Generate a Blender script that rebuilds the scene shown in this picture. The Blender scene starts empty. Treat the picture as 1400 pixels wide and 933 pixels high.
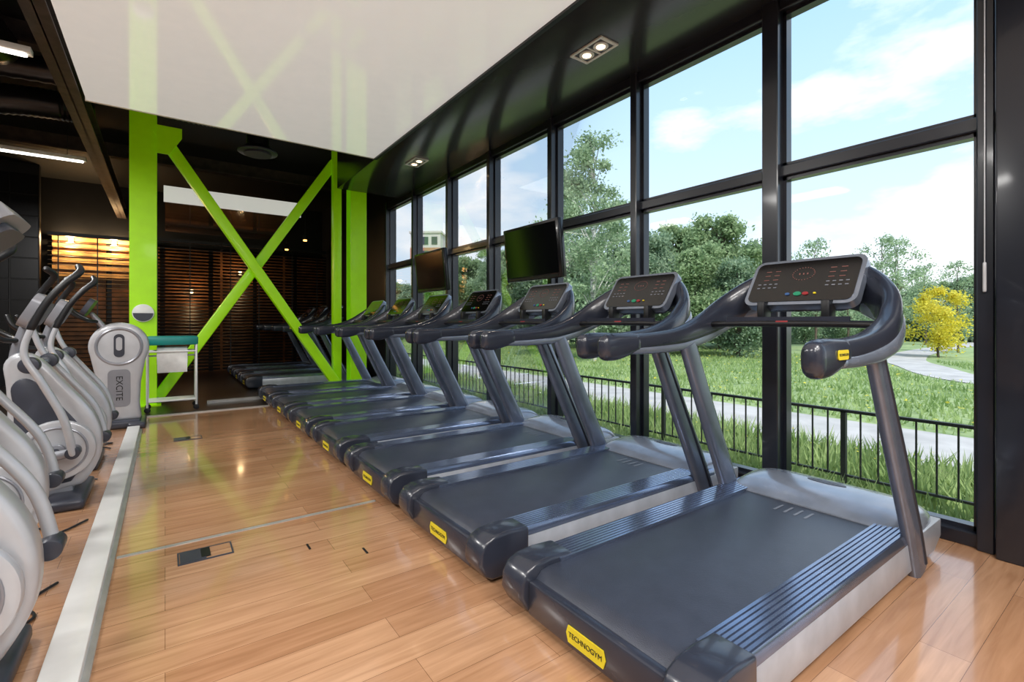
import bpy, bmesh, math, random
import numpy as np
from mathutils import Vector, Matrix
random.seed(7); rng=np.random.default_rng(7)
scene=bpy.context.scene
col=scene.collection

# ------------------------------------------------------------ materials
def srgb(c):
    return tuple(((x/255)/12.92 if x/255<=0.04045 else ((x/255+0.055)/1.055)**2.4) for x in c)
def mat(name,c,rough=0.5,metal=0.0,var=0.06,scale=8,coat=0.0,bump=0.0,bscale=200,emit=None,estr=0,spec=0.5,stretch=None):
    m=bpy.data.materials.new(name); m.use_nodes=True
    nt=m.node_tree; b=nt.nodes['Principled BSDF']
    c=srgb(c)
    tc=nt.nodes.new('ShaderNodeTexCoord'); mp=nt.nodes.new('ShaderNodeMapping')
    if stretch: mp.inputs['Scale'].default_value=stretch
    nt.links.new(tc.outputs['Object'],mp.inputs['Vector'])
    n=nt.nodes.new('ShaderNodeTexNoise'); n.inputs['Scale'].default_value=scale; n.inputs['Detail'].default_value=3
    nt.links.new(mp.outputs['Vector'],n.inputs['Vector'])
    r=nt.nodes.new('ShaderNodeValToRGB')
    r.color_ramp.elements[0].position=.3; r.color_ramp.elements[1].position=.7
    r.color_ramp.elements[0].color=(*[max(0,x*(1-var*2)) for x in c],1)
    r.color_ramp.elements[1].color=(*[min(1,x*(1+var*2)) for x in c],1)
    nt.links.new(n.outputs['Fac'],r.inputs['Fac']); nt.links.new(r.outputs['Color'],b.inputs['Base Color'])
    b.inputs['Roughness'].default_value=rough; b.inputs['Metallic'].default_value=metal
    b.inputs['Coat Weight'].default_value=coat; b.inputs['Coat Roughness'].default_value=.08
    b.inputs['Specular IOR Level'].default_value=spec
    if bump:
        n2=nt.nodes.new('ShaderNodeTexNoise'); n2.inputs['Scale'].default_value=bscale
        nt.links.new(tc.outputs['Object'],n2.inputs['Vector'])
        bp=nt.nodes.new('ShaderNodeBump'); bp.inputs['Strength'].default_value=bump; bp.inputs['Distance'].default_value=.003
        nt.links.new(n2.outputs['Fac'],bp.inputs['Height']); nt.links.new(bp.outputs['Normal'],b.inputs['Normal'])
    if emit:
        b.inputs['Emission Color'].default_value=(*srgb(emit),1); b.inputs['Emission Strength'].default_value=estr
    return m

M={}
M['dark']=mat('dark_plastic',(44,48,60),.26,0,coat=.35)
M['darker']=mat('black_plastic',(20,21,25),.4)
M['silver']=mat('silver_paint',(145,154,170),.25,.6)
M['upright']=mat('upright_metal',(120,128,145),.27,.6)
M['groove']=mat('groove_dark',(46,50,61),.35,.2)
M['rib']=mat('ribbed_aluminium',(138,149,172),.18,.85)
M['skirt']=mat('skirt_grey',(180,185,194),.3,.25)
M['cover']=mat('motor_cover',(152,159,172),.22,.35,coat=.4)
M['belt']=mat('running_belt',(52,57,70),.33,0,.05,14,bump=.4,bscale=300)
M['glassblk']=mat('console_glass',(12,10,12),.12,0,coat=.5)
M['yellow']=mat('yellow_label',(225,205,40),.4)
M['ink']=mat('label_ink',(20,20,20),.5)
M['red']=mat('red_button',(150,45,50),.4)
M['green']=mat('green_button',(40,135,100),.4)
M['blue']=mat('blue_button',(55,90,140),.4)
M['led']=mat('led_dots',(120,80,75),.5,emit=(170,110,100),estr=.12)
M['print']=mat('grey_print',(120,125,135),.5)
M['lime']=mat('lime_paint_glow',(168,230,10),.35,0,.02,coat=.15,emit=(150,225,0),estr=.10)  # paint given a slight emission to brighten the steel frame
M['frame']=mat('window_frame_paint',(28,31,40),.28,0,.03,coat=.3)
M['black']=mat('black_wall',(17,17,20),.45,0,.1)
M['blackgloss']=mat('soffit_black',(50,52,55),.2,0,.03)
M['ceilblk']=mat('dark_ceiling',(12,12,14),.7)
M['beam']=mat('beam_brown',(58,48,44),.6,.2,.2)
M['duct']=mat('duct_black',(22,22,25),.3,.3)
M['white']=mat('white_paint',(232,232,230),.3,0,.02)
M['tube']=mat('tube_light',(250,250,250),.4,emit=(255,250,240),estr=4)
M['spot']=mat('spot_lamp',(250,220,190),.4,emit=(255,215,170),estr=6)
M['warmspot']=mat('warm_lamp',(250,200,130),.4,emit=(255,180,90),estr=5)
M['grey']=mat('machine_grey',(150,152,160),.3,.35,.03,coat=.2)
M['greylt']=mat('machine_light',(190,192,197),.3,.15,.03,coat=.3)
M['greydk']=mat('machine_darkgrey',(62,65,76),.35,.1)
M['chrome']=mat('tube_metal',(200,202,206),.22,.8,.02)
M['teal']=mat('teal_plastic',(20,135,130),.4)
M['paper']=mat('paper_roll',(240,240,238),.8)
M['screen']=mat('tv_screen',(10,11,14),.12)
M['tvbody']=mat('tv_body',(14,14,17),.25,coat=.4)
M['slat']=mat('blind_slat',(22,18,17),.4)
M['warm']=mat('warm_wood_panel',(120,76,36),.5,0,.3,4)
M['woodtop']=mat('lit_look_wood_slats',(205,160,100),.45,0,.2,5)  # lamplit look of the upper strips put into a brighter wood colour
M['brownrefl']=mat('ceiling_brown_reflection',(150,112,92),.10,0,.15,2,coat=.5)  # brown reflection of the room put into the panel's base colour
M['darkfloor']=mat('rubber_floor',(44,34,30),.3,0,.2,30)
M['steel']=mat('floor_steel',(190,190,188),.35,.5)
M['rail']=mat('fence_steel',(40,44,42),.5,.3)
M['concrete']=mat('path_concrete',(182,177,172),.85,0,.08,2)
M['bark']=mat('bark',(95,82,70),.9,0,.2,6)
M['birchbark']=mat('birch_bark',(200,196,188),.8,0,.3,5,stretch=(1,1,4))
M['facade']=mat('facade_white',(205,196,190),.8)
M['facade_o']=mat('facade_orange',(176,120,100),.8)
M['wall']=mat('wall_grey',(120,118,116),.7)
M['stretch']=mat('stretch_ceiling_glow',(228,226,223),.06,0,.01,emit=(255,253,247),estr=.40,coat=1.0)  # emission added so the panel looks bright and helps fill the room

def wood():
    m=bpy.data.materials.new('oak_planks'); m.use_nodes=True; nt=m.node_tree; b=nt.nodes['Principled BSDF']
    tc=nt.nodes.new('ShaderNodeTexCoord')
    br=nt.nodes.new('ShaderNodeTexBrick'); br.offset=.37; br.offset_frequency=2
    br.inputs['Scale'].default_value=1; br.inputs['Brick Width'].default_value=1.15; br.inputs['Row Height'].default_value=.145
    br.inputs['Mortar Size'].default_value=.0009; br.inputs['Mortar Smooth'].default_value=.2; br.inputs['Bias'].default_value=0
    br.inputs['Color1'].default_value=(*srgb((192,150,116)),1); br.inputs['Color2'].default_value=(*srgb((172,128,95)),1)
    br.inputs['Mortar'].default_value=(*srgb((105,74,52)),1)
    nt.links.new(tc.outputs['Object'],br.inputs['Vector'])
    mp=nt.nodes.new('ShaderNodeMapping'); mp.inputs['Scale'].default_value=(1.2,16,1)
    nt.links.new(tc.outputs['Object'],mp.inputs['Vector'])
    n=nt.nodes.new('ShaderNodeTexNoise'); n.inputs['Scale'].default_value=2.2; n.inputs['Detail'].default_value=6; n.inputs['Distortion'].default_value=.6
    nt.links.new(mp.outputs['Vector'],n.inputs['Vector'])
    r=nt.nodes.new('ShaderNodeValToRGB'); r.color_ramp.elements[0].position=.3; r.color_ramp.elements[1].position=.7
    r.color_ramp.elements[0].color=(.78,.73,.68,1); r.color_ramp.elements[1].color=(1.08,1.08,1.08,1)
    nt.links.new(n.outputs['Fac'],r.inputs['Fac'])
    mx=nt.nodes.new('ShaderNodeMix'); mx.data_type='RGBA'; mx.blend_type='MULTIPLY'; mx.inputs[0].default_value=1
    nt.links.new(br.outputs['Color'],mx.inputs[6]); nt.links.new(r.outputs['Color'],mx.inputs[7])
    nt.links.new(mx.outputs[2],b.inputs['Base Color'])
    b.inputs['Roughness'].default_value=.2; b.inputs['Coat Weight'].default_value=.6; b.inputs['Coat Roughness'].default_value=.07
    return m
M['wood']=wood()
def lawn():
    m=bpy.data.materials.new('lawn'); m.use_nodes=True; nt=m.node_tree; b=nt.nodes['Principled BSDF']
    tc=nt.nodes.new('ShaderNodeTexCoord'); n=nt.nodes.new('ShaderNodeTexNoise'); n.inputs['Scale'].default_value=1.3; n.inputs['Detail'].default_value=9; n.inputs['Roughness'].default_value=.7
    nt.links.new(tc.outputs['Object'],n.inputs['Vector'])
    r=nt.nodes.new('ShaderNodeValToRGB'); r.color_ramp.elements[0].position=.35; r.color_ramp.elements[1].position=.65
    r.color_ramp.elements[0].color=(*srgb((112,134,84)),1); r.color_ramp.elements[1].color=(*srgb((164,178,122)),1)
    nt.links.new(n.outputs['Fac'],r.inputs['Fac']); nt.links.new(r.outputs['Color'],b.inputs['Base Color'])
    b.inputs['Roughness'].default_value=.9
    return m
M['lawn']=lawn()
def leafmat(name,c1,c2):
    m=bpy.data.materials.new(name); m.use_nodes=True; nt=m.node_tree
    for n in list(nt.nodes): nt.nodes.remove(n)
    out=nt.nodes.new('ShaderNodeOutputMaterial'); d=nt.nodes.new('ShaderNodeBsdfDiffuse'); t=nt.nodes.new('ShaderNodeBsdfTranslucent'); mx=nt.nodes.new('ShaderNodeMixShader'); mx.inputs[0].default_value=.4
    tc=nt.nodes.new('ShaderNodeTexCoord'); n=nt.nodes.new('ShaderNodeTexNoise'); n.inputs['Scale'].default_value=1.5; n.inputs['Detail'].default_value=8
    r=nt.nodes.new('ShaderNodeValToRGB'); r.color_ramp.elements[0].position=.35; r.color_ramp.elements[1].position=.65
    r.color_ramp.elements[0].color=(*srgb(c1),1); r.color_ramp.elements[1].color=(*srgb(c2),1)
    nt.links.new(tc.outputs['Object'],n.inputs['Vector']); nt.links.new(n.outputs['Fac'],r.inputs['Fac'])
    nt.links.new(r.outputs['Color'],d.inputs['Color']); nt.links.new(r.outputs['Color'],t.inputs['Color'])
    nt.links.new(d.outputs[0],mx.inputs[1]); nt.links.new(t.outputs[0],mx.inputs[2]); nt.links.new(mx.outputs[0],out.inputs['Surface'])
    return m
M['leaf']=leafmat('leaves_green',(124,148,104),(170,188,142))
M['leaf2']=leafmat('leaves_grey_green',(118,142,112),(164,182,150))
M['leafb']=leafmat('leaves_birch',(136,158,124),(180,198,160))
M['leafy']=leafmat('leaves_yellow',(215,200,60),(236,224,105))
M['grassb']=leafmat('grass_blades',(130,156,92),(180,198,136))
M['dand']=leafmat('dandelion_yellow',(230,212,70),(244,230,110))
def glass():
    m=bpy.data.materials.new('window_glass'); m.use_nodes=True; nt=m.node_tree
    for n in list(nt.nodes): nt.nodes.remove(n)
    out=nt.nodes.new('ShaderNodeOutputMaterial'); t=nt.nodes.new('ShaderNodeBsdfTransparent'); g=nt.nodes.new('ShaderNodeBsdfGlossy'); g.inputs['Roughness'].default_value=.02
    t.inputs['Color'].default_value=(.98,.99,.99,1)
    f=nt.nodes.new('ShaderNodeFresnel'); f.inputs['IOR'].default_value=1.3
    mu=nt.nodes.new('ShaderNodeMath'); mu.operation='MULTIPLY'; mu.inputs[1].default_value=.35
    nt.links.new(f.outputs[0],mu.inputs[0])
    mx=nt.nodes.new('ShaderNodeMixShader'); nt.links.new(mu.outputs[0],mx.inputs[0]); nt.links.new(t.outputs[0],mx.inputs[1]); nt.links.new(g.outputs[0],mx.inputs[2]); nt.links.new(mx.outputs[0],out.inputs['Surface'])
    return m
M['glass']=glass()

# ------------------------------------------------------------ mesh helpers
def obj_from_bm(bm,name,material,parent=None,smooth=True,angle=35):
    bmesh.ops.recalc_face_normals(bm,faces=bm.faces[:])
    me=bpy.data.meshes.new(name); bm.to_mesh(me); bm.free()
    me.materials.append(material)
    if smooth:
        for p in me.polygons: p.use_smooth=True
        try: me.set_sharp_from_angle(angle=math.radians(angle))
        except Exception: pass
    o=bpy.data.objects.new(name,me); col.objects.link(o)
    if parent: o.parent=parent
    return o
def bevel(bm,w,seg=2,ang=30):
    es=[e for e in bm.edges if len(e.link_faces)==2 and e.calc_face_angle(0)>math.radians(ang)]
    if es and w>0: bmesh.ops.bevel(bm,geom=es,offset=w,segments=seg,affect='EDGES',profile=.5,clamp_overlap=True)
def box(name,lo,hi,material,parent=None,bev=0.0,seg=2,rot=None):
    bm=bmesh.new(); bmesh.ops.create_cube(bm,size=1)
    c=[(a+b)/2 for a,b in zip(lo,hi)]; s=[abs(b-a) for a,b in zip(lo,hi)]
    for v in bm.verts: v.co=Vector((v.co.x*s[0],v.co.y*s[1],v.co.z*s[2]))
    if bev: bevel(bm,bev,seg)
    mt=Matrix.Translation(c)
    if rot is not None: mt=mt@rot
    bm.transform(mt)
    return obj_from_bm(bm,name,material,parent)
def multibox(name,boxes,material,parent=None,bev=0):
    bm=bmesh.new()
    for lo,hi in boxes:
        r=bmesh.ops.create_cube(bm,size=1); 
        for v in r['verts']:
            v.co=Vector([(lo[i]+hi[i])/2+v.co[i]*abs(hi[i]-lo[i]) for i in range(3)])
    if bev: bevel(bm,bev,1)
    return obj_from_bm(bm,name,material,parent)
def prism(name,pts,axis,a,b,material,parent=None,bev=0,seg=2):
    def p3(p,t):
        return (p[0],t,p[1]) if axis=='y' else ((t,p[0],p[1]) if axis=='x' else (p[0],p[1],t))
    bm=bmesh.new()
    va=[bm.verts.new(p3(p,a)) for p in pts]; vb=[bm.verts.new(p3(p,b)) for p in pts]
    bm.faces.new(va); bm.faces.new(vb[::-1]); n=len(pts)
    for i in range(n): bm.faces.new((va[i],va[(i+1)%n],vb[(i+1)%n],vb[i]))
    bmesh.ops.recalc_face_normals(bm,faces=bm.faces[:])
    if bev: bevel(bm,bev,seg,50)
    return obj_from_bm(bm,name,material,parent)
def catmull(P,k=6):
    P=[np.array(p,float) for p in P]; out=[]
    for i in range(len(P)-1):
        p0=P[max(i-1,0)];p1=P[i];p2=P[i+1];p3=P[min(i+2,len(P)-1)]
        for j in range(k):
            t=j/k; out.append(.5*((2*p1)+(-p0+p2)*t+(2*p0-5*p1+4*p2-p3)*t*t+(-p0+3*p1-3*p2+p3)*t**3))
    out.append(P[-1]); return out
def sweep_bm(bm,P,n=14,k=6,up=(0,0,1),power=2.0,smooth=True,capround=True):
    Q=catmull(P,k) if smooth else [np.array(p,float) for p in P]
    rings=[]; up=Vector(up)
    if capround:
        def endrow(q,q2):
            d=q[:3]-q2[:3]; d=d/np.linalg.norm(d); r=min(q[3],q[4])*.5; rows=[]
            for f,s in ((.55,.86),(.9,.5)):
                nq=q.copy(); nq[:3]+=d*r*f; nq[3]*=s; nq[4]*=s if s>.6 else .6; rows.append(nq)
            return rows
        a=endrow(Q[0],Q[1]); b=endrow(Q[-1],Q[-2])
        Q=a[::-1]+Q+b
    for i,q in enumerate(Q):
        t=Vector(Q[min(i+1,len(Q)-1)][:3]-Q[max(i-1,0)][:3]).normalized()
        s=t.cross(up); s=s.normalized() if s.length>1e-4 else Vector((1,0,0)); u=s.cross(t).normalized()
        ring=[]
        for j in range(n):
            a=2*math.pi*j/n; ca,sa=math.cos(a),math.sin(a)
            ca=math.copysign(abs(ca)**(2/power),ca); sa=math.copysign(abs(sa)**(2/power),sa)
            ring.append(bm.verts.new(Vector(q[:3])+s*ca*q[3]/2+u*sa*q[4]/2))
        rings.append(ring)
    for a,b in zip(rings,rings[1:]):
        for j in range(n): bm.faces.new((a[j],a[(j+1)%n],b[(j+1)%n],b[j]))
    bm.faces.new(rings[0]); bm.faces.new(rings[-1][::-1])
def sweep(name,P,material,parent=None,**kw):
    bm=bmesh.new(); sweep_bm(bm,P,**kw); return obj_from_bm(bm,name,material,parent,angle=50)
def tube(name,pts,r,material,parent=None,**kw):
    return sweep(name,[(*p,2*r,2*r) for p in pts],material,parent,**kw)
def tubes(name,lst,material,parent=None,**kw):
    bm=bmesh.new()
    for pts,r in lst: sweep_bm(bm,[(*p,2*r,2*r) for p in pts],**kw)
    return obj_from_bm(bm,name,material,parent,angle=50)
def cyl(name,c,axis,r,h,material,parent=None,seg=32,bev=0,r2=None):
    bm=bmesh.new(); bmesh.ops.create_cone(bm,cap_ends=True,segments=seg,radius1=r,radius2=r if r2 is None else r2,depth=h)
    if bev: bevel(bm,bev,2,50)
    R=Matrix.Identity(4)
    if axis=='x': R=Matrix.Rotation(math.pi/2,4,'Y')
    if axis=='y': R=Matrix.Rotation(-math.pi/2,4,'X')
    bm.transform(Matrix.Translation(c)@R)
    return obj_from_bm(bm,name,material,parent)
def torus_bm(bm,M4,R,r,n=40,k=8):
    g=[[bm.verts.new(M4@Vector(((R+r*math.cos(b))*math.cos(a),(R+r*math.cos(b))*math.sin(a),r*math.sin(b)))) for b in [2*math.pi*j/k for j in range(k)]] for a in [2*math.pi*i/n for i in range(n)]]
    for i in range(n):
        for j in range(k): bm.faces.new((g[i][j],g[(i+1)%n][j],g[(i+1)%n][(j+1)%k],g[i][(j+1)%k]))
def text(name,s,size,matrix,material,parent=None,extrude=.001):
    cu=bpy.data.curves.new(name,'FONT'); cu.body=s; cu.size=size; cu.extrude=extrude; cu.align_x='CENTER'; cu.align_y='CENTER'
    o=bpy.data.objects.new(name,cu); col.objects.link(o)
    dg=bpy.context.evaluated_depsgraph_get(); dg.update()
    me=bpy.data.meshes.new_from_object(o.evaluated_get(dg)); bpy.data.objects.remove(o)
    me.transform(matrix); me.materials.clear(); me.materials.append(material)
    o2=bpy.data.objects.new(name,me); col.objects.link(o2)
    if parent: o2.parent=parent
    return o2
def empty(name,loc=(0,0,0)):
    e=bpy.data.objects.new(name,None); col.objects.link(e); e.location=loc; e.empty_display_size=.1; return e
def dup(root,loc,rotz=0,sc=1):
    e=bpy.data.objects.new(root.name.split('.')[0],root.data); col.objects.link(e); e.location=loc; e.rotation_euler=(0,0,rotz); e.scale=(sc,)*3
    for c in root.children:
        o=bpy.data.objects.new(c.name.split('.')[0],c.data); col.objects.link(o); o.parent=e; o.matrix_local=c.matrix_local.copy()
    return e
def rounded_rect(w,h,r,n=5):
    pts=[]
    for cx,cy,a0 in ((w/2-r,h/2-r,0),(-w/2+r,h/2-r,90),(-w/2+r,-h/2+r,180),(w/2-r,-h/2+r,270)):
        for i in range(n+1):
            a=math.radians(a0+90*i/n); pts.append((cx+r*math.cos(a),cy+r*math.sin(a)))
    return pts
def plate(name,pts,t,matrix,material,parent=None,bev=0):
    bm=bmesh.new()
    va=[bm.verts.new((p[0],p[1],-t/2)) for p in pts]; vb=[bm.verts.new((p[0],p[1],t/2)) for p in pts]
    bm.faces.new(va[::-1]); bm.faces.new(vb); n=len(pts)
    for i in range(n): bm.faces.new((va[i],va[(i+1)%n],vb[(i+1)%n],vb[i]))
    if bev: bevel(bm,bev,2,60)
    bm.transform(matrix)
    return obj_from_bm(bm,name,material,parent)

# ------------------------------------------------------------ room shell
WX=3.5
box('floor',(-4.5,-4,-.1),(WX+.2,7.6,0),M['wood'])
box('floor_back',(-4.5,7.6,-.1),(WX+.2,13.8,0.0),M['darkfloor'])
box('ceiling',(-4.6,-4.1,4.2),(WX+.3,13.9,4.3),M['ceilblk'])
box('wall_left',(-4.6,-4.1,-.1),(-4.5,13.9,4.2),M['black'])
box('wall_rear',(-4.5,-4.1,-.1),(WX+.2,-4,4.2),M['wall'])
box('wall_back',(-4.5,13.8,-.1),(WX+.2,13.9,4.2),M['black'])
pt=empty('wall_partition')
box('partition_core',(-4.5,12.75,0),(-1.95,12.9,4.2),M['black'],parent=pt)
multibox('partition_tiles',[((x+.01,12.735,z+.01),(x+.39,12.75,z+.39)) for x in np.arange(-4.35,-2.0,.4) for z in np.arange(0.0,3.9,.4)],M['duct'],parent=pt,bev=.004)
box('wall_right_back',(WX,9.06,0),(WX+.2,13.8,4.2),M['black'])
box('wall_right_header',(WX,-4,3.5),(WX+.2,9.06,4.2),M['black'])
box('ceiling_soffit',(2.36,-4,3.45),(WX,8.35,4.2),M['blackgloss'],bev=.01)
box('trim_soffit_edge',(2.335,-4,3.43),(2.375,6.5,3.5),M['darker'])
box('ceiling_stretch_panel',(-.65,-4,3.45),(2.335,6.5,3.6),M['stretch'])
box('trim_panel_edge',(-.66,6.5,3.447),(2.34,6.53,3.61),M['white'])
ys=[-3.7,-2.5,-1.3,-.1,.6,1.7,2.92,4.1,5.35,6.5,7.75,9.0]
def window_wall():
    fr=[]
    fr.append(((WX-.02,-4,0),(WX+.14,9.06,.075)))
    fr.append(((WX-.02,-4,3.37),(WX+.14,9.06,3.5)))
    fr.append(((WX+.0,-4,2.215),(WX+.12,9.06,2.29)))
    for y in ys:
        w=.035
        if abs(y-1.7)<.01: w=.055
        fr.append(((WX-.05,y-w,0),(WX+.14,y+w,3.5)))
    return multibox('window_1',fr,M['frame'],bev=.006)
wf=window_wall()
box('wall_pier',(WX-.1,-.06,0),(WX+.14,.555,3.5),M['frame'],bev=.01)
bm=bmesh.new(); vs=[bm.verts.new(p) for p in ((WX+.055,-4,.06),(WX+.055,9,.06),(WX+.055,9,3.4),(WX+.055,-4,3.4))]; bm.faces.new(vs)
g=obj_from_bm(bm,'glass_pane',M['glass'],wf)
sash=[]
for y0,y1 in zip(ys[:-1],ys[1:]):
    if y0<0.5: continue
    for z0,z1 in ((.075,2.215),(2.29,3.37)):
        a=y0+.035; b=y1-.035; t=.024
        if abs(y0-1.7)<.01:a+=.02
        if abs(y1-1.7)<.01:b-=.02
        sash+= [((WX+.03,a,z0),(WX+.1,a+t,z1)),((WX+.03,b-t,z0),(WX+.1,b,z1)),((WX+.03,a,z0),(WX+.1,b,z0+t)),((WX+.03,a,z1-t),(WX+.1,b,z1))]
s=multibox('sash_frames',sash,M['frame'],parent=wf)
tube('window_cord',[(WX-.065,.60,3.4),(WX-.065,.60,1.5)],.003,M['greylt'] if 'greylt' in M else M['white'],parent=wf)
tube('cord_handle',[(WX-.065,.60,1.5),(WX-.065,.60,1.36)],.008,M['greylt'],parent=wf)
box('trim_floor_strip',(-.2,3.145,0),(1.14,3.17,.004),M['steel'])
e=empty('equipment_platform_rail')
box('rail_profile',(-.335,-3.9,0),(-.225,6.75,.05),M['white'],parent=e,bev=.006)
box('rail_lip',(-.225,-3.9,0),(-.205,6.75,.012),M['steel'],parent=e)
box('trim_threshold',(-.2,7.58,0),(WX-.1,7.63,.012),M['steel'])
box('trim_threshold_back',(.5,8.35,0),(1.3,8.42,.04),M['steel'])
def floor_socket(x,y,rz=0):
    e=empty('floor_socket',(x,y,0)); e.rotation_euler=(0,0,rz)
    multibox('frame',[((-.12,-.075,0),(.12,-.068,.006)),((-.12,.068,0),(.12,.075,.006)),((-.12,-.068,0),(-.113,.068,.006)),((.113,-.068,0),(.12,.068,.006))],M['greydk'],parent=e)
    box('lid',(-.113,-.068,0),(.113,.068,.004),M['wood'],parent=e)
    box('slot',(-.11,-.065,.004),(.0,.065,.007),M['greydk'],parent=e)
    box('slot_recess',(-.02,-.05,.004),(.02,.06,.009),M['darker'],parent=e)
floor_socket(.17,2.95); floor_socket(.19,5.96)
for i,(x,y) in enumerate(((.62,2.72),(.85,2.5))):
    box('floor_cable_slot',(x-.005,y-.035,0),(x+.005,y+.035,.003),M['darker'])

def spot(x,y):
    e=empty('recessed_downlight',(x,y,3.45))
    multibox('frame',[((-.1,-.18,-.012),(.1,-.155,0)),((-.1,.155,-.012),(.1,.18,0)),((-.1,-.155,-.012),(-.08,.155,0)),((.08,-.155,-.012),(.1,.155,0)),((-.08,-.008,-.01),(.08,.008,0))],M['white'],parent=e)
    box('recess',(-.08,-.155,-.004),(.08,.155,-.001),M['greydk'],parent=e)
    for s in (-1,1):
        cyl('lamp_ring',(0,.08*s,-.008),'z',.062,.01,M['white'],e)
        cyl('lamp',(0,.08*s,-.012),'z',.035,.008,M['spot'],e)
    l=bpy.data.lights.new('downlight','SPOT'); l.energy=25; l.color=(1,.85,.68); l.spot_size=math.radians(80); l.spot_blend=.8; l.shadow_soft_size=.05
    lo=bpy.data.objects.new('beam',l); col.objects.link(lo); lo.parent=e; lo.location=(0,0,-.04)
for y in (-.6,2.85,6.31): spot(2.88,y)

b=empty('steel_roof_beam')
for nm,lo,hi in (('flange_low',(-.86,-4,3.5),(-.7,13.8,3.52)),('flange_top',(-.86,-4,3.72),(-.7,13.8,3.74)),('web',(-.785,-4,3.5),(-.775,13.8,3.74))):
    box(nm,lo,hi,M['beam'],parent=b)
box('end_plate',(-.84,-4,3.74),(-.72,-3.9,4.2),M['beam'],parent=b)
for i,y in enumerate((6.75,10.5)):
    b=empty('cross_beam'); box('flange_low',(-4.5,y-.08,3.96),(WX,y+.08,3.99),M['beam'],parent=b); box('web',(-4.5,y-.01,3.99),(WX,y+.01,4.2),M['beam'],parent=b)
def flexduct(name,path,r):
    Q=catmull([(*p,0,0) for p in path],24); P=[]
    for i,q in enumerate(Q):
        rr=r*(1+.07*(i%2)); P.append((q[0],q[1],q[2],2*rr,2*rr))
    return sweep(name,P,M['duct'],smooth=False,n=16)
flexduct('ventilation_duct',[(-4.3,7.3,3.9),(-2.5,7.25,3.85),(-.9,7.2,3.93),(.1,7.15,3.8),(.6,7.3,3.85)],.13)
flexduct('ventilation_duct',[(-1.3,-2,3.9),(-1.25,1.5,3.85),(-1.5,4.5,3.95),(-1.3,6.5,3.8)],.17)
flexduct('ventilation_duct',[(-4.2,8.3,3.8),(-2.6,8.4,3.75),(-1.5,8.3,3.9),(-.9,8.35,3.95)],.17)
e=empty('round_air_diffuser',(1.03,7.4,0))
cyl('neck',(0,0,3.88),'z',.14,.62,M['duct'],e); cyl('cone',(0,0,3.56),'z',.24,.07,M['duct'],e,bev=.01,r2=.16); cyl('disc',(0,0,3.49),'z',.17,.02,M['greydk'],e); cyl('stem',(0,0,3.52),'z',.03,.06,M['duct'],e); cyl('rim',(0,0,3.52),'z',.245,.025,M['greydk'],e,bev=.008)
def fluor(x0,x1,y,z):
    e=empty('fluorescent_light',(0,0,0))
    box('housing',(x0,y-.05,z),(x1,y+.05,z+.05),M['white'],parent=e,bev=.005)
    tube('tube_lamp',[(x0+.04,y,z-.015),(x1-.04,y,z-.015)],.014,M['tube'],parent=e,smooth=False)
    tubes('hangers',[([(x0+.2,y,z+.05),(x0+.2,y,4.2)],.004),([(x1-.2,y,z+.05),(x1-.2,y,4.2)],.004)],M['darker'],parent=e,smooth=False,n=6)
fluor(-2.4,-.92,9.2,3.5); fluor(-2.0,-.9,5.6,3.42)

F=empty('green_steel_braced_frame')
def hcol(x,y,w,d,z1):
    t=.025
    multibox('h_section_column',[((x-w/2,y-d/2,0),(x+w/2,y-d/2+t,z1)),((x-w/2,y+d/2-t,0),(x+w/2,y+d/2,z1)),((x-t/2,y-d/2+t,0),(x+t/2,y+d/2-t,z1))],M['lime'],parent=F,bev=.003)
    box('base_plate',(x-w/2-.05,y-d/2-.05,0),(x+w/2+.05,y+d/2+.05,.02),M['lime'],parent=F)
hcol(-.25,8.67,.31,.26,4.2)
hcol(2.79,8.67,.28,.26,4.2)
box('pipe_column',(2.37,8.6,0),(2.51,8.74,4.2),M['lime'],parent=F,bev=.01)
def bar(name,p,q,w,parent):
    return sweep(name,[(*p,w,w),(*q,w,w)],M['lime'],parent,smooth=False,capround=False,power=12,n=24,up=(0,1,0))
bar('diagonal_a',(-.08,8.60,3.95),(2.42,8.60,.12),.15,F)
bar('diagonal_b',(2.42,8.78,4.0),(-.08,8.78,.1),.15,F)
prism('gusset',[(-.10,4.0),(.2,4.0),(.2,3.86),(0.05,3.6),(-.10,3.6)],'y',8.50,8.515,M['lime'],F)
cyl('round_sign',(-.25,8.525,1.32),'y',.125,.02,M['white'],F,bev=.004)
plate('sign_lower',[(.115*math.cos(a),.115*math.sin(a)) for a in np.linspace(math.pi,2*math.pi,16)],.004,Matrix.Translation((-.25,8.512,1.32))@Matrix.Rotation(math.pi/2,4,'X'),M['greydk'],F)

box('ceiling_back_panel',(0.0,9.93,3.2),(2.1,13.1,3.26),M['brownrefl'])
box('trim_back_panel_fascia',(-.02,9.9,3.2),(2.12,9.93,3.47),M['stretch'])  # glowing ceiling material stands in for light falling on the fascia
def blinds(x0,x1,y,z0,z1,ang=38,pitch=.075):
    e=empty('venetian_blind'); 
    bm=bmesh.new(); n=int((z1-z0)/pitch); R=Matrix.Rotation(math.radians(ang),4,'X')
    for i in range(n):
        r=bmesh.ops.create_cube(bm,size=1)
        for v in r['verts']:
            c=R@Vector((0,v.co.y*.07,v.co.z*.004)); v.co=Vector(((x0+x1)/2+v.co.x*(x1-x0),y+c.y,z0+i*pitch+c.z))
    obj_from_bm(bm,'slats',M['slat'],e)
    multibox('ladder_tapes',[((x,y-.038,z0),(x+.02,y-.036,z1)) for x in np.arange(x0+.15,x1,.6)],M['darker'],e)
    box('head_rail',(x0,y-.04,z1-.02),(x1,y+.04,z1+.05),M['darker'],e)
blinds(-1.9,-.35,13.2,.1,2.95,15,.09)
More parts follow.
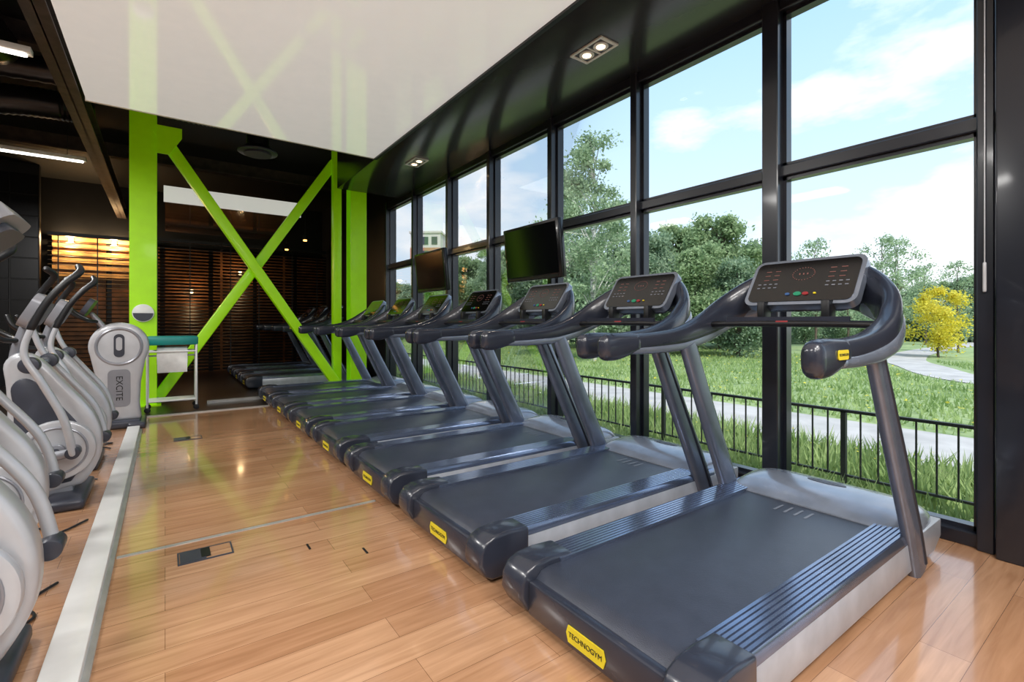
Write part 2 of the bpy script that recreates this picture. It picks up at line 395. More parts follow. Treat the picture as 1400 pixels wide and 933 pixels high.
for a,b_ in ((-.3,1.05),(1.1,2.4),(2.45,3.45)): blinds(a,b_,13.2,.1,3.0)
multibox('wall_back_wood_panels',[((x,13.72,.0),(x+.85,13.8,2.9)) for x in np.arange(-1.9,3.0,.95)],M['warm'])
multibox('wall_back_wood_battens',[((-1.9,13.66,z),(-.3,13.7,z+.09)) for z in np.arange(2.15,2.95,.15)],M['woodtop'])
for x,z,en in ((-1.6,2.9,35),(-.9,2.9,35),(.5,1.9,6),(1.5,2.4,5)):
    l=bpy.data.lights.new('warm_lamp','POINT'); l.energy=en; l.color=(1,.66,.32); l.shadow_soft_size=.06
    e=empty('wall_sconce',(x,13.56,z)); lo=bpy.data.objects.new('bulb_light',l); col.objects.link(lo); lo.parent=e; lo.location=(0,-.1,0)
    cyl('shade',(0,.03,0),'z',.04,.1,M['white'],e); box('bracket',(-.02,.06,-.02),(.02,.16,.02),M['darker'],e)
for x,y in ((2.35,10.6),(2.3,12.2),(-.5,11.5)):
    e=empty('added_glint_pendant',(x,y,0)); cyl('shade',(0,0,2.95),'z',.06,.12,M['darker'],e,r2=.03); cyl('bulb',(0,0,2.88),'z',.035,.03,M['warmspot'],e); tube('cord',[(0,0,3.0),(0,0,4.2)],.004,M['darker'],e,n=6,smooth=False)  # small glowing pendants added to stand in for amber glints

# ------------------------------------------------------------ treadmill
def treadmill():
    e=empty('treadmill')
    prof=[(.10,.10),(.075,.13),(.075,.165),(.10,.19),(.14,.198),(1.8,.198),(1.8,.10)]
    prism('running_belt',prof,'y',-.325,.325,M['belt'],e,bev=.004)
    prism('under_frame',[(.2,.03),(2.1,.03),(2.1,.12),(.2,.12)],'y',-.37,.37,M['darker'],e)
    for s in (-1,1):
        def Y(v): return s*v
        pts=[(Y(.315),.17)]
        n=7
        for i in range(n):
            a=.315+i*.019; pts+=[(Y(a),.212),(Y(a+.012),.212),(Y(a+.0135),.206),(Y(a+.0175),.206)]
        pts+=[(Y(.315+n*.019),.212),(Y(.455),.2),(Y(.458),.17)]
        prism('foot_rail',pts,'x',.2,1.86,M['rib'],e)
        prism('side_skirt',[(.2,.05),(.24,.03),(2.05,.03),(2.16,.08),(2.16,.17),(.2,.17)],'y',Y(.33),Y(.458),M['skirt'],e,bev=.006)
        cap=[(.03,.045),(.07,.02),(.28,.02),(.28,.218),(.16,.226),(.08,.22),(.03,.2),(.005,.16),(.0,.1)]
        prism('rear_cap',cap,'y',Y(.325),Y(.47),M['dark'],e,bev=.016,seg=3)
        sweep('upright',[(1.78,Y(.455),.02,.06,.15),(1.68,Y(.455),.25,.06,.145),(1.47,Y(.45),.66,.058,.13),(1.27,Y(.445),1.07,.055,.12)],M['upright'],e,power=3,n=20,up=(1,0,.4),capround=False)
        sweep('upright_groove',[(1.80,Y(.462),.05,.058,.028),(1.70,Y(.462),.27,.058,.028),(1.49,Y(.457),.68,.056,.026),(1.29,Y(.452),1.06,.05,.022)],M['groove'],e,power=3,n=12,up=(1,0,.4),capround=False)
        sweep('arm_silver_band',[(.80,Y(.474),1.055,.074,.05),(1.0,Y(.468),1.055,.078,.055),(1.25,Y(.462),1.075,.08,.075),(1.45,Y(.452),1.13,.085,.10),(1.62,Y(.40),1.215,.085,.11),(1.74,Y(.27),1.29,.07,.12)],M['silver'],e,power=2.6,n=18)
        plate('handle_label',rounded_rect(.085,.034,.008),.003,Matrix.Translation((.76,Y(.515),1.085))@Matrix.Rotation(math.pi/2,4,'X'),M['yellow'],e)
        text('handle_label_text','TECHNOGYM',.0125,Matrix.Translation((.76,Y(.517),1.085))@Matrix.Rotation(math.pi/2,4,'X')@(Matrix.Identity(4) if s<0 else Matrix.Rotation(math.pi,4,'Y')),M['ink'],e,extrude=.0005)
        sweep('handle_grip',[(.63,Y(.474),1.07,.075,.13),(.71,Y(.473),1.075,.08,.135),(.84,Y(.470),1.09,.08,.10)],M['dark'],e,power=2.8,n=18)
    R=[(.66,.473,1.085,.07,.11),(.92,.466,1.095,.072,.09),(1.2,.455,1.12,.078,.10),(1.42,.447,1.175,.085,.14),(1.60,.40,1.26,.085,.19),(1.73,.28,1.35,.07,.23),(1.79,.14,1.40,.06,.25),(1.81,0,1.41,.06,.25)]
    full=R+[(a,-b,c,d,f) for a,b,c,d,f in R[-2::-1]]
    sweep('console_cowl',full,M['dark'],e,power=2.8,n=20)
    box('rear_panel',(.035,-.33,.03),(.1,.33,.165),M['dark'],e,bev=.012)
    lab=Matrix.Translation((.0315,0,.085))@Matrix(((0,0,-1,0),(-1,0,0,0),(0,1,0,0),(0,0,0,1)))
    plate('rear_label',[(-.095,0),(-.085,.03),(.085,.03),(.095,0),(.085,-.03),(-.085,-.03)],.004,lab,M['yellow'],e)
    text('rear_label_text','TECHNOGYM',.026,lab@Matrix.Translation((0,0,.0025)),M['ink'],e)
    bm=bmesh.new(); rings=[]
    st=[(1.66,.445,.205),(1.72,.45,.235),(1.80,.452,.262),(1.95,.45,.275),(2.08,.44,.255),(2.17,.41,.21),(2.215,.36,.15)]
    Q=catmull([(a,b,c,0,0) for a,b,c in st],5)
    for q in Q:
        x,w,h=q[0],q[1],q[2]; ring=[]
        n=24
        for j in range(n+1):
            a=math.pi*j/n; ca,sa=math.cos(a),math.sin(a)
            ring.append(bm.verts.new((x,w*math.copysign(abs(ca)**.35,ca),.06+(h-.06)*abs(sa)**.35)))
        rings.append(ring)
    for a,b in zip(rings,rings[1:]):
        for j in range(len(a)-1): bm.faces.new((a[j],a[j+1],b[j+1],b[j]))
        bm.faces.new((a[-1],a[0],b[0],b[-1]))
    bm.faces.new(rings[0]); bm.faces.new(rings[-1][::-1])
    obj_from_bm(bm,'motor_cover',M['cover'],e)
    plate('cover_logo',[(.10*math.cos(t),.028*math.sin(t)) for t in np.linspace(0,2*math.pi,28,endpoint=False)],.004,Matrix.Translation((1.95,0,.2755))@Matrix.Rotation(-math.pi/2,4,'Z'),M['greydk'],e)
    text('cover_logo_text','TECHNOGYM',.026,Matrix.Translation((1.95,0,.278))@Matrix.Rotation(-math.pi/2,4,'Z'),M['print'],e)
    multibox('belt_marks',[((1.50,.02+i*.05,.1985),(1.60,.032+i*.05,.1995)) for i in range(-2,2)],M['print'],e)
    for s in (-1,1):
        cyl('foot',(1.95,s*.36,.016),'z',.04,.032,M['darker'],e)
        cyl('rear_foot',(.2,s*.36,.012),'z',.035,.024,M['darker'],e)
    up=Vector((.18,0,.26)).normalized(); nrm=Vector((-up.z,0,up.x)); wid=up.cross(nrm)
    C=Vector((1.665,0,1.405))
    MT=Matrix(((wid.x,up.x,nrm.x,C.x),(wid.y,up.y,nrm.y,C.y),(wid.z,up.z,nrm.z,C.z),(0,0,0,1)))
    plate('console_body',rounded_rect(.56,.31,.05),.05,MT,M['silver'],e,bev=.012)
    plate('console_screen',rounded_rect(.52,.27,.035),.006,MT@Matrix.Translation((0,0,.026)),M['glassblk'],e,bev=.002)
    plate('console_back',rounded_rect(.46,.24,.05),.08,MT@Matrix.Translation((0,0,-.05)),M['dark'],e,bev=.02)
    T=MT@Matrix.Translation((0,0,.031))
    bm=bmesh.new()
    for i in range(24):
        a=2*math.pi*i/24; bmesh.ops.create_cube(bm,size=.004,matrix=T@Matrix.Translation((.055*math.cos(a),.045+.042*math.sin(a),-.0015)))
    for bx in (-.19,-.14,.14,.19):
        for j in range(3): bmesh.ops.create_cube(bm,size=1,matrix=T@Matrix.Translation((bx,.075-.03*j,-.001))@Matrix.Diagonal((.028,.004,.001,1)))
    for bx in (-.02,0,.02): bmesh.ops.create_cube(bm,size=1,matrix=T@Matrix.Translation((bx,.045,-.001))@Matrix.Diagonal((.006,.012,.001,1)))
    obj_from_bm(bm,'led_display',M['led'],e,smooth=False)
    bm=bmesh.new()
    for bx in (-.22,-.19,-.16,-.13,.13,.16,.19,.22):
        for by in (-.015,-.04): bmesh.ops.create_cube(bm,size=1,matrix=T@Matrix.Translation((bx,by,-.001))@Matrix.Diagonal((.016,.006,.001,1)))
    obj_from_bm(bm,'key_prints',M['print'],e,smooth=False)
    for nm,bx,mm,r in (('stop_button',.04,'red',.010),('start_button',-.0,'green',.013),('blue_key',-.05,'blue',.008),('yellow_key',.085,'yellow',.005)):
        plate(nm,[(r*1.5*math.cos(t),r*math.sin(t)) for t in np.linspace(0,2*math.pi,20,endpoint=False)],.006,T@Matrix.Translation((bx,-.09,.000)),M[mm],e,bev=.001)
    sweep('cross_bar',[(1.46,-.42,1.185,.05,.035),(1.44,-.2,1.19,.05,.035),(1.44,.2,1.19,.05,.035),(1.46,.42,1.185,.05,.035)],M['darker'],e,n=12)
    box('accessory_tray',(1.43,-.30,1.185),(1.60,.30,1.2),M['darker'],e,bev=.005)
    multibox('tray_lip',[((1.425,-.3,1.185),(1.435,.3,1.225))],M['dark'],e)
    for s in (-1,1): box('tray_bracket',(1.52,s*.16-.02,1.19),(1.6,s*.16+.02,1.31),M['darker'],e,bev=.006)
    box('safety_clip',(1.415,-.03,1.195),(1.435,.03,1.205),M['red'],e,bev=.003)
    return e
T=treadmill(); TX=1.14
T.location=(TX,1.2,0)
for k in range(1,7): dup(T,(TX,1.2+1.1*k,0))
for y in (10.1,11.2,12.3): dup(T,(TX,y,0))

# ------------------------------------------------------------ TVs
def tv(y0,y1,ym):
    e=empty('wall_tv')
    yc=(y0+y1)/2; tilt=Matrix.Rotation(math.radians(-6),4,'Y')
    W=y1-y0
    def B(n,lo,hi,m,bev=0):
        o=box(n,lo,hi,m,e,bev=bev); o.data.transform(Matrix.Translation((3.1,yc,1.92))@tilt); return o
    B('tv_case',(-.02,-W/2,-.29),(.05,W/2,.29),M['tvbody'],.012)
    B('tv_display',(-.024,-W/2+.035,-.24),(-.019,W/2-.035,.26),M['screen'])
    B('speaker_strip',(-.024,-W/2+.05,-.278),(-.018,W/2-.05,-.252),M['darker'])
    B('tv_back',(.05,-W/4,-.2),(.10,W/4,.2),M['darker'],.02)
    box('wall_plate',(3.42,ym-.06,1.78),(3.45,ym+.06,2.2),M['darker'],e,bev=.005)
    tubes('swing_arm',[([(3.18,yc,1.95),(3.32,(yc+ym)/2+.05,1.95),(3.43,ym,1.95)],.022),([(3.18,yc,2.05),(3.32,(yc+ym)/2+.05,2.05),(3.43,ym,2.05)],.018)],M['darker'],e)
    return e
tv(3.5,4.42,4.1); tv(5.85,6.78,6.5)

# ------------------------------------------------------------ elliptical trainers
def elliptical(tall=False):
    e=empty('elliptical_trainer')
    box('front_foot',(-.22,-.30,0),(-.02,.30,.07),M['greydk'],e,bev=.025,seg=3)
    box('rear_foot',(-1.75,-.28,0),(-1.6,.28,.07),M['greydk'],e,bev=.025,seg=3)
    box('base_beam',(-1.65,-.06,.05),(-.1,.06,.13),M['grey'],e,bev=.015)
    prof=catmull([(-.05,.10),(.03,.25),(.045,.42),(.0,.58),(-.12,.76),(-.26,.95),(-.36,1.0),(-.43,.93),(-.42,.78),(-.42,.55),(-.50,.36),(-.52,.16),(-.30,.08),(-.05,.10)],4)[:-1]
    prism('front_housing',[tuple(p) for p in prof],'y',-.07,.07,M['greylt'],e,bev=.03,seg=3)
    prof2=[(p[0]*.75-.07,.15+(p[1]-.12)*.78) for p in prof]
    prism('housing_inlay',prof2,'y',-.077,.077,M['greydk'],e,bev=.008)
    for s in (-1,1):
        cyl('crank_disc',(-.17,s*.115,.36),'y',.195,.05,M['greylt'],e,seg=48,bev=.015)
        bm=bmesh.new(); torus_bm(bm,Matrix.Translation((-.17,s*.142,.36))@Matrix.Rotation(math.pi/2,4,'X'),.15,.007)
        obj_from_bm(bm,'disc_ring',M['grey'],e)
        cyl('hub',(-.17,s*.15,.36),'y',.045,.03,M['grey'],e,bev=.005)
        cyl('hub_bolt',(-.17,s*.168,.36),'y',.02,.012,M['greydk'],e)
        ph=.10*s
        sweep('crank_arm',[(-.17,s*.185,.36,.03,.05),(-.17+ph,s*.19,.40+.05*s,.03,.045)],M['greydk'],e,smooth=False,up=(0,1,0))
        sweep('swing_arm',[(-.02+ph*.6,s*.26,.36,.045,.06),(-.07+ph*.5,s*.27,.58,.045,.06),(-.20+ph*.2,s*.27,.82,.042,.055),(-.30,s*.265,1.0,.038,.045),(-.31-ph*.4,s*.26,1.16,.034,.034)],M['greylt'],e,up=(0,1,0),n=14)
        tube('arm_grip',[(-.31-ph*.4,s*.26,1.16),(-.27-ph*.7,s*.26,1.32),(-.2-ph*.8,s*.25,1.44),(-.14-ph*.9,s*.22,1.52),(-.16-ph,s*.16,1.56)],.021,M['darker'],e)
        cyl('arm_pivot',(-.27+ph*.1,s*.235,.93),'y',.05,.08,M['greydk'],e,bev=.008)
        tube('pivot_axle',[(-.34,s*.03,.9),(-.27,s*.21,.93)],.028,M['chrome'],e)
        cyl('link_joint',(-.02+ph*.6,s*.225,.36),'y',.038,.11,M['greydk'],e,bev=.006)
        sweep('pedal_arm',[(-.02+ph*.6,s*.235,.36,.045,.06),(-.4,s*.235,.31,.045,.06),(-.9+ph,s*.225,.25+.05*s,.045,.06),(-1.45,s*.2,.2,.04,.05)],M['grey'],e,n=12)
        box('pedal',(-1.08+ph,s*.20-.075,.29+.05*s),(-.72+ph,s*.20+.075,.325+.05*s),M['darker'],e,bev=.012)
        box('pedal_rim',(-.74+ph,s*.20-.078,.30+.05*s),(-.71+ph,s*.20+.078,.37+.05*s),M['darker'],e,bev=.01)
        tube('rear_slide',[(-1.45,s*.2,.2),(-1.6,s*.2,.06)],.02,M['chrome'],e)
        tube('fixed_handlebar',[(-.38,s*.03,1.08),(-.42,s*.13,1.09),(-.52,s*.17,1.16),(-.56,s*.15,1.24)],.017,M['darker'],e)
    if tall:
        sweep('console_mast',[(-.38,0,.85,.08,.09),(-.38,0,1.05,.065,.075),(-.24,0,1.30,.055,.06),(-.15,0,1.40,.055,.06)],M['grey'],e,up=(0,1,0),n=14); C=Vector((-.10,0,1.48)); up=Vector((.75,0,.65)).normalized()
    else:
        sweep('console_mast',[(-.38,0,.85,.08,.09),(-.38,0,1.0,.065,.075),(-.33,0,1.2,.055,.06)],M['grey'],e,up=(0,1,0),n=14); C=Vector((-.29,0,1.27)); up=Vector((.45,0,.9)).normalized()
    nrm=Vector((-up.z,0,up.x)); wid=up.cross(nrm)
    MT=Matrix(((wid.x,up.x,nrm.x,C.x),(wid.y,up.y,nrm.y,C.y),(wid.z,up.z,nrm.z,C.z),(0,0,0,1)))
    plate('console_case',rounded_rect(.32,.23,.06),.05,MT,M['grey'],e,bev=.02)
    plate('console_screen',rounded_rect(.27,.17,.03),.006,MT@Matrix.Translation((0,0,.026)),M['glassblk'],e)
    plate('console_back',rounded_rect(.24,.16,.05),.03,MT@Matrix.Translation((0,0,-.035)),M['greydk'],e,bev=.01)
    return e
E=elliptical(True); E.location=(-.385,2.25,0)
E2=elliptical(); E2.location=(-.52,3.3,0)
for x,y in ((-.40,4.4),(-.42,5.4)): dup(E2,(x,y,0))

def bike():
    e=empty('upright_exercise_bike')
    box('base',(-1.1,-.2,0),(.02,.2,.09),M['greydk'],e,bev=.03,seg=3)
    box('front_foot',(-.1,-.28,0),(.06,.28,.07),M['greydk'],e,bev=.025,seg=3)
    outer=[]
    for t in np.linspace(-20,200,22): outer.append((-.18+.27*math.cos(math.radians(t)),.92+.27*math.sin(math.radians(t))))
    outer+=[(-.41,.7),(-.36,.45),(-.36,.25),(-.42,.08),(.02,.08),(.0,.25),(.01,.5),(.05,.75)]
    prism('tower_shell',outer,'y',-.11,.11,M['greylt'],e,bev=.04,seg=3)
    for s in (-1,1):
        bm=bmesh.new(); torus_bm(bm,Matrix.Translation((-.18,s*.11,.92))@Matrix.Rotation(math.pi/2,4,'X'),.20,.016)
        obj_from_bm(bm,'ring_trim',M['grey'],e)
        plate('dark_window',rounded_rect(.095,.26,.045),.006,Matrix.Translation((-.18,s*.113,.93))@Matrix.Rotation(math.pi/2,4,'X'),M['greydk'],e)
        plate('window_disc',rounded_rect(.055,.15,.027),.006,Matrix.Translation((-.18,s*.118,.95))@Matrix.Rotation(math.pi/2,4,'X'),M['greylt'],e)
        plate('lower_panel',rounded_rect(.2,.42,.05),.006,Matrix.Translation((-.18,s*.112,.45))@Matrix.Rotation(math.pi/2,4,'X'),M['grey'],e)
        sweep('crank_arm',[(-.5,s*.14,.3,.03,.04),(-.5-.17*s,s*.16,.3,.03,.04)],M['greydk'],e,smooth=False)
        box('pedal',(-.55-.17*s,s*.23-.05,.28),(-.45-.17*s,s*.23+.05,.31),M['darker'],e,bev=.008)
    text('tower_text','EXCITE',.085,Matrix.Translation((-.18,-.1165,.45))@Matrix.Rotation(math.pi/2,4,'X')@Matrix.Rotation(-math.pi/2,4,'Z'),M['ink'],e)
    sweep('seat_post',[(-.75,0,.08,.09,.12),(-.85,0,.5,.07,.08),(-.9,0,.85,.05,.05)],M['grey'],e,up=(0,1,0))
    sweep('seat',[(-.75,0,.9,.08,.06),(-.9,0,.91,.18,.07),(-1.02,0,.93,.26,.08)],M['darker'],e)
    sweep('body_link',[(-.3,0,.3,.2,.25),(-.55,0,.28,.18,.22),(-.8,0,.2,.12,.14)],M['grey'],e)
    sweep('console_mast',[(-.3,0,1.1,.07,.07),(-.42,0,1.28,.05,.05)],M['grey'],e,up=(0,1,0))
    tubes('handlebar',[([(-.38,s*.02,1.2),(-.46,s*.17,1.22),(-.58,s*.22,1.3),(-.64,s*.2,1.38)],.018) for s in (-1,1)],M['darker'],e)
    plate('console',rounded_rect(.3,.2,.05),.05,Matrix.Translation((-.45,0,1.36))@Matrix.Rotation(math.radians(90),4,'Z')@Matrix.Rotation(math.radians(-60),4,'X'),M['greydk'],e,bev=.015)
    return e
Bk=bike(); Bk.location=(-.24,7.1,0)

def cable(pts): return tube('power_cable',[(x,y,.008) for x,y in pts],.006,M['darker'],n=8)
cable([(-.40,3.0),(-.48,2.85),(-.43,2.7),(-.55,2.62),(-.7,2.8),(-.9,2.9)])
cable([(-.38,3.85),(-.5,3.7),(-.6,3.85),(-.75,3.7)])
cable([(-.42,5.9),(-.5,6.05),(-.42,6.15),(-.6,6.2),(-.5,5.95),(-.8,6.0)])
cable([(-.42,4.8),(-.55,4.95),(-.5,5.0),(-.75,4.85)])

e=empty('paper_towel_trolley',(.08,8.08,0))
fr=[]
for x in (-.27,.27):
    for y in (-.17,.17): fr.append(([(x,y,.07),(x,y,.93)],.013))
for z in (.14,.80):
    for y in (-.17,.17): fr.append(([(-.27,y,z),(.27,y,z)],.011))
    for x in (-.27,.27): fr.append(([(x,-.17,z),(x,.17,z)],.011))
tubes('frame',fr,M['white'],e,smooth=False)
box('top_tray',(-.29,-.19,.885),(.29,.19,1.0),M['teal'],e,bev=.02)
box('tray_inner',(-.25,-.15,.998),(.25,.15,1.004),M['teal'],e,bev=.002)
box('bottom_shelf',(-.27,-.17,.13),(.27,.17,.15),M['white'],e,bev=.004)
cyl('paper_roll',(0,-.05,.74),'x',.12,.34,M['paper'],e,bev=.008)
box('paper_sheet',(-.165,-.172,.52),(.165,-.168,.76),M['paper'],e)
tube('roll_axle',[(-.27,-.05,.74),(.27,-.05,.74)],.012,M['chrome'],e,smooth=False)
for x in (-.27,.27):
    for y in (-.17,.17): cyl('caster',(x,y,.035),'y',.035,.025,M['darker'],e,bev=.004)

# ------------------------------------------------------------ added fill lights
def fill_lamp(x,y,z,sx,sy,en):  # out-of-view area light added to brighten the interior, with invented housing
    e=empty('added_fill_light',(x,y,z))
    multibox('housing',[((-sx/2-.03,-sy/2-.03,0),(sx/2+.03,sy/2+.03,.04))],M['white'],e)
    l=bpy.data.lights.new('lamp','AREA'); l.shape='RECTANGLE'; l.size=sx; l.size_y=sy; l.energy=en; l.color=(1,.98,.95)
    o=bpy.data.objects.new('lamp',l); col.objects.link(o); o.parent=e; o.location=(0,0,-.01)
for x in (0.0,1.5):
    for y in (-2.6,-.9): fill_lamp(x,y,3.405,1.0,.8,55)
for y in (-2,1,4,7): fill_lamp(-2.4,y,3.5,.6,1.2,105)

# ------------------------------------------------------------ exterior
GZ=-.35
box('ground_lawn',(WX+.2,-30,GZ-.2),(140,160,GZ),M['lawn'])
box('wall_right_plinth',(WX,-4,-.5),(WX+.2,13.8,0),M['concrete'])
box('garden_path',(6.5,-30,GZ),(8.6,90,GZ+.02),M['concrete'])
P=[(14,-6),(15.5,0),(17.3,3.2),(21,5.2),(25,6.8),(34,8),(60,9)]
Q=catmull([(*p,0,0,0) for p in P],8); bm=bmesh.new(); prev=None
for i,q in enumerate(Q):
    t=Q[min(i+1,len(Q)-1)][:2]-Q[max(i-1,0)][:2]; t/=np.linalg.norm(t); nn=np.array((-t[1],t[0]))*.7
    a=bm.verts.new((q[0]+nn[0],q[1]+nn[1],GZ+.015)); b=bm.verts.new((q[0]-nn[0],q[1]-nn[1],GZ+.015))
    if prev: bm.faces.new((prev[0],prev[1],b,a))
    prev=(a,b)
obj_from_bm(bm,'curved_garden_path',M['concrete'])
e=empty('garden_railing'); FX=5.0
bx=[((FX-.02,-6,.38),(FX+.02,30,.405)),((FX-.012,-6,-.2),(FX+.012,30,-.18))]
for y in np.arange(-6,30,.13): bx.append(((FX-.006,y-.006,-.2),(FX+.006,y+.006,.385)))
for y in np.arange(-6,30.1,1.95): bx.append(((FX-.02,y-.02,GZ),(FX+.02,y+.02,.39)))
multibox('bars',bx,M['rail'],e)
def onpath(x,y):
    m=np.zeros(len(x),bool)
    for q in Q: m|=((x-q[0])**2+(y-q[1])**2)<1.0
    return m
def blades(name,N,xr,yr,h0,h1,material,w=.012):
    x=rng.uniform(*xr,N); y=rng.uniform(*yr,N)
    k=~onpath(x,y); x=x[k]; y=y[k]; N=len(x)
    h=rng.uniform(h0,h1,N); a=rng.uniform(0,math.pi,N); lx=rng.normal(0,.35,N)*h; ly=rng.normal(0,.35,N)*h
    ww=w*(1+h*2)
    v=np.empty((N,3,3)); v[:,0]=np.c_[x-np.cos(a)*ww,y-np.sin(a)*ww,np.full(N,GZ)]; v[:,1]=np.c_[x+np.cos(a)*ww,y+np.sin(a)*ww,np.full(N,GZ)]; v[:,2]=np.c_[x+lx,y+ly,GZ+h]
    me=bpy.data.meshes.new(name); me.vertices.add(3*N); me.vertices.foreach_set('co',v.ravel()); me.loops.add(3*N); me.loops.foreach_set('vertex_index',np.arange(3*N)); me.polygons.add(N); me.polygons.foreach_set('loop_start',np.arange(0,3*N,3)); me.update(calc_edges=True); me.materials.append(material)
    o=bpy.data.objects.new(name,me); col.objects.link(o); return o
blades('grass_verge',14000,(4.1,4.88),(-3,16),.06,.26,M['grassb'])
blades('grass_verge',20000,(5.14,6.4),(-3,16),.08,.32,M['grassb'])
blades('meadow_grass',70000,(8.75,24),(-4,40),.04,.17,M['grassb'],.016)
def quads(name,C,S,material,flat=0.0):
    N=len(C); u=rng.normal(size=(N,3)); u/=np.linalg.norm(u,axis=1)[:,None]; v=rng.normal(size=(N,3)); 
    if flat: u[:,2]*=.1; v[:,2]*=.1
    v-=np.sum(u*v,1)[:,None]*u; v/=np.linalg.norm(v,axis=1)[:,None]
    S=S[:,None]; q=np.stack([C-u*S,C-v*S*.55,C+u*S,C+v*S*.55],1)
    me=bpy.data.meshes.new(name); me.vertices.add(4*N); me.vertices.foreach_set('co',q.ravel()); me.loops.add(4*N); me.loops.foreach_set('vertex_index',np.arange(4*N)); me.polygons.add(N); me.polygons.foreach_set('loop_start',np.arange(0,4*N,4)); me.update(calc_edges=True); me.materials.append(material)
    o=bpy.data.objects.new(name,me); col.objects.link(o); return o
N=3200; C=np.c_[rng.uniform(8.8,24,N),rng.uniform(-3,35,N),GZ+rng.uniform(.1,.2,N)]
C=C[~onpath(C[:,0],C[:,1])]; quads('dandelions',C,np.full(len(C),.04),M['dand'],1)
N=250; C=np.c_[rng.uniform(5.2,6.4,N),rng.uniform(-3,14,N),GZ+rng.uniform(.15,.32,N)]
quads('dandelions',C,np.full(N,.022),M['dand'],1)
def tree(name,H,cr,cz0,nblob,nleaf,leaf,bark,ls=.12,narrow=1.0,seed=1,tr=.14,blobr=.38):
    r=np.random.default_rng(seed); e=empty(name)
    bm=bmesh.new()
    sweep_bm(bm,[(0,0,0,tr*2,tr*2),(.05,.03,H*.3,tr*1.5,tr*1.5),(-.05,.05,H*.65,tr*.8,tr*.8),(0,0,H*.93,tr*.2,tr*.2)],n=8,k=3)
    C=[]
    for i in range(nblob):
        f=(i+.5)/nblob; z=cz0+(H-cz0)*f*.96
        R=cr*math.sin(math.pi*min(1,(.12+f*.83)))**.6*narrow
        a=r.uniform(0,6.28); rr=R*math.sqrt(r.uniform(.05,1))*.85
        c=np.array((rr*math.cos(a),rr*math.sin(a),z)); br=cr*blobr*r.uniform(.6,1.2)*(1-.45*f)
        sweep_bm(bm,[(0,0,max(.5,z-rr*.9-.3),tr*.5,tr*.5),(c[0]*.5,c[1]*.5,z-rr*.3,tr*.3,tr*.3),(*c,tr*.12,tr*.12)],n=5,k=2)
        n=int(nleaf/nblob); d=r.normal(size=(n,3))*.52
        p=c+d*np.array((br*1.15,br*1.15,br*.8)); C.append(p)
    obj_from_bm(bm,'trunk',bark,e)
    C=np.concatenate(C); o=quads('foliage',C,r.uniform(ls*.6,ls*1.3,len(C)),leaf); o.parent=e
    return e
t1=tree('broadleaf_tree',8,3.0,1.2,40,26000,M['leaf'],M['bark'],.12,seed=1,tr=.2)
t2=tree('broadleaf_tree',7,2.6,.8,34,20000,M['leaf2'],M['bark'],.11,seed=2,tr=.16)
t3=tree('birch_tree',9.2,1.7,1.4,56,12000,M['leafb'],M['birchbark'],.075,seed=3,tr=.12,blobr=.36)
t4=tree('young_tree',5.5,1.3,1.2,22,2600,M['leafb'],M['bark'],.06,seed=4,tr=.06,blobr=.45)
t5=tree('yellow_shrub_tree',3.2,1.35,.5,22,6000,M['leafy'],M['bark'],.06,seed=5,tr=.05)
def place(u,d):
    xc=(u-700)/660*d; c,s=.812,.5835
    return (xc*c+d*s,-xc*s+d*c,GZ)
first={}
def put(t,u,d,sc=1,rz=None):
    rz=random.uniform(0,6.28) if rz is None else rz
    if t.name not in first:
        first[t.name]=1; t.location=place(u,d); t.rotation_euler=(0,0,rz); t.scale=(sc,)*3
    else: dup(t,place(u,d),rz,sc)
put(t3,812,19,1.0); put(t3,845,24,.85); put(t3,775,27,1.1); put(t3,668,30,.75)
put(t1,985,27,.93); put(t1,925,31,.98); put(t2,1035,30,.92); put(t2,895,25,.85); put(t1,950,22,.62); put(t2,1010,21,.6)
put(t2,740,30,.9); put(t1,700,34,.85); put(t1,640,36,.8); put(t2,600,44,.75); put(t2,560,40,.65); put(t2,860,24,.75); put(t2,790,28,.85)
put(t4,1115,30,1.25); put(t4,1205,22,1.0); put(t4,1225,25,1.1); put(t4,1310,24,.85); put(t4,1160,30,1.0); put(t4,1265,32,1.0)
put(t2,1100,34,.72); put(t2,1330,36,.7); put(t1,1200,38,.62); put(t2,1150,37,.65); put(t2,1260,38,.65)
put(t5,1283,21,.95)
for i,u in enumerate(range(540,1460,38)):
    put(t2 if i%2 else t1,u+random.uniform(-12,12),46+random.uniform(-3,6)+(4 if u>1060 else 0),random.uniform(.6,.85))
for i,u in enumerate(range(1480,2300,90)): put(t2,u,40,.8)
def hedge():
    N=40000; t=rng.uniform(0,1,N); u=540+t*900; d=40+3*np.sin(t*20)+rng.normal(0,1,N)
    xc=(u-700)/660*d; X=xc*.812+d*.5835; Yv=-xc*.5835+d*.812; Z=GZ+rng.uniform(0,1,N)*(2.2+.7*np.sin(t*37)+.5*np.sin(t*90))
    return quads('hedge_row',np.c_[X,Yv,Z],np.full(N,.2),M['leaf2'])
hedge()
bp=place(590,80); e=empty('apartment_building',bp); e.rotation_euler=(0,0,math.radians(-40))
box('block',(-2.4,-4,0),(2.4,4,15.5),M['facade'],e); box('orange_band',(-2.45,-4.05,11),(2.45,4.05,13.2),M['facade_o'],e)
multibox('window_openings',[((x,-4.1,z),(x+.9,-4.0,z+1.2)) for x in (-1.9,-.45,1.0) for z in (1.5,4.3,7.1,9.3,11.5,13.7)],M['greydk'],e)
box('roof_edge',(-2.6,-4.2,15.5),(2.6,4.2,15.8),M['facade'],e)

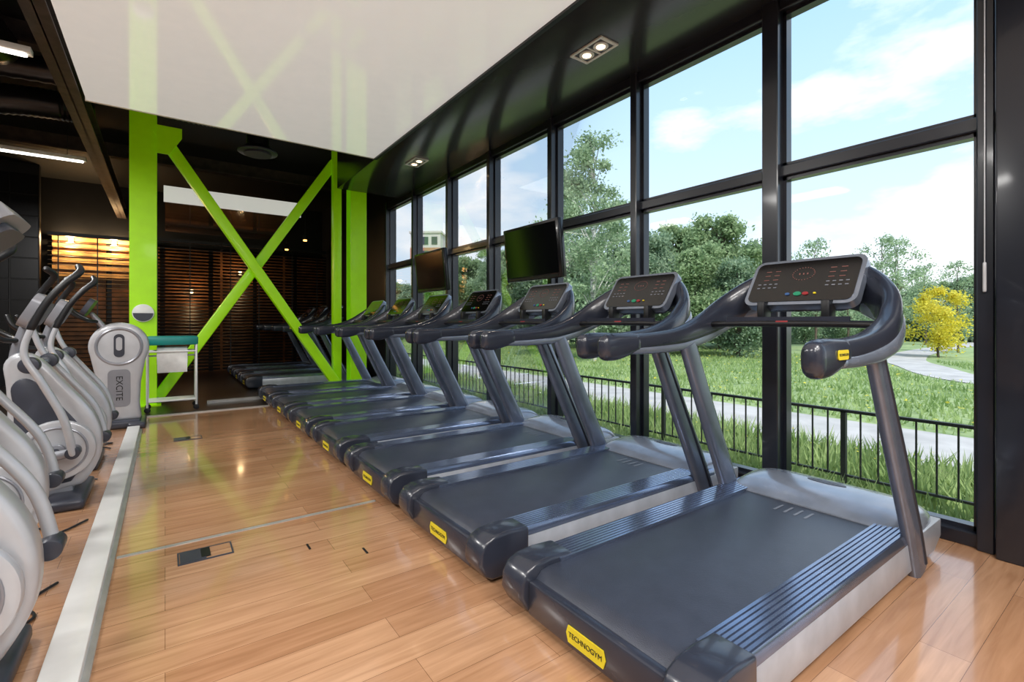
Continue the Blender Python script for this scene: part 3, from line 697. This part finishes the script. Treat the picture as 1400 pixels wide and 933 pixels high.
# ------------------------------------------------------------ sun + world
l=bpy.data.lights.new('sun','SUN'); l.energy=3.6; l.angle=math.radians(1); l.color=(1,.98,.94)
o=bpy.data.objects.new('sun',l); col.objects.link(o); o.rotation_euler=Vector((.2,.6,-.8)).to_track_quat('-Z','Y').to_euler()
w=bpy.data.worlds.new('World'); scene.world=w; w.use_nodes=True; nt=w.node_tree
bg=nt.nodes['Background']; tc=nt.nodes.new('ShaderNodeTexCoord'); sx=nt.nodes.new('ShaderNodeSeparateXYZ'); nt.links.new(tc.outputs['Generated'],sx.inputs[0])
r=nt.nodes.new('ShaderNodeValToRGB'); cr=r.color_ramp
cr.elements[0].position=0; cr.elements[0].color=(*srgb((212,224,235)),1); cr.elements[1].position=1; cr.elements[1].color=(*srgb((120,166,214)),1)
e1=cr.elements.new(.18); e1.color=(*srgb((192,214,234)),1); e1=cr.elements.new(.5); e1.color=(*srgb((155,192,228)),1)
nt.links.new(sx.outputs['Z'],r.inputs[0])
mp=nt.nodes.new('ShaderNodeMapping'); mp.inputs['Scale'].default_value=(1,1,2.6); mp.inputs['Location'].default_value=(.6,.2,.1)
n=nt.nodes.new('ShaderNodeTexNoise'); n.inputs['Scale'].default_value=2.1; n.inputs['Detail'].default_value=8; n.inputs['Roughness'].default_value=.55
nt.links.new(tc.outputs['Generated'],mp.inputs[0]); nt.links.new(mp.outputs[0],n.inputs['Vector'])
r2=nt.nodes.new('ShaderNodeValToRGB'); r2.color_ramp.elements[0].position=.5; r2.color_ramp.elements[1].position=.62
nt.links.new(n.outputs['Fac'],r2.inputs[0])
mx=nt.nodes.new('ShaderNodeMix'); mx.data_type='RGBA'; nt.links.new(r2.outputs['Color'],mx.inputs[0]); nt.links.new(r.outputs['Color'],mx.inputs[6]); mx.inputs[7].default_value=(.85,.87,.9,1)
nt.links.new(mx.outputs[2],bg.inputs['Color']); bg.inputs['Strength'].default_value=1.5

# ------------------------------------------------------------ camera
cam=bpy.data.cameras.new('camera'); cam.lens=660*36/1400; cam.sensor_width=36; cam.shift_y=-26.5/1400; cam.clip_start=.05; cam.clip_end=500
co=bpy.data.objects.new('camera',cam); col.objects.link(co); co.location=(0,0,1.2); co.rotation_euler=(math.pi/2,0,-math.radians(35.7)); scene.camera=co
scene.view_settings.view_transform='Standard'
scene.view_settings.exposure=0.15
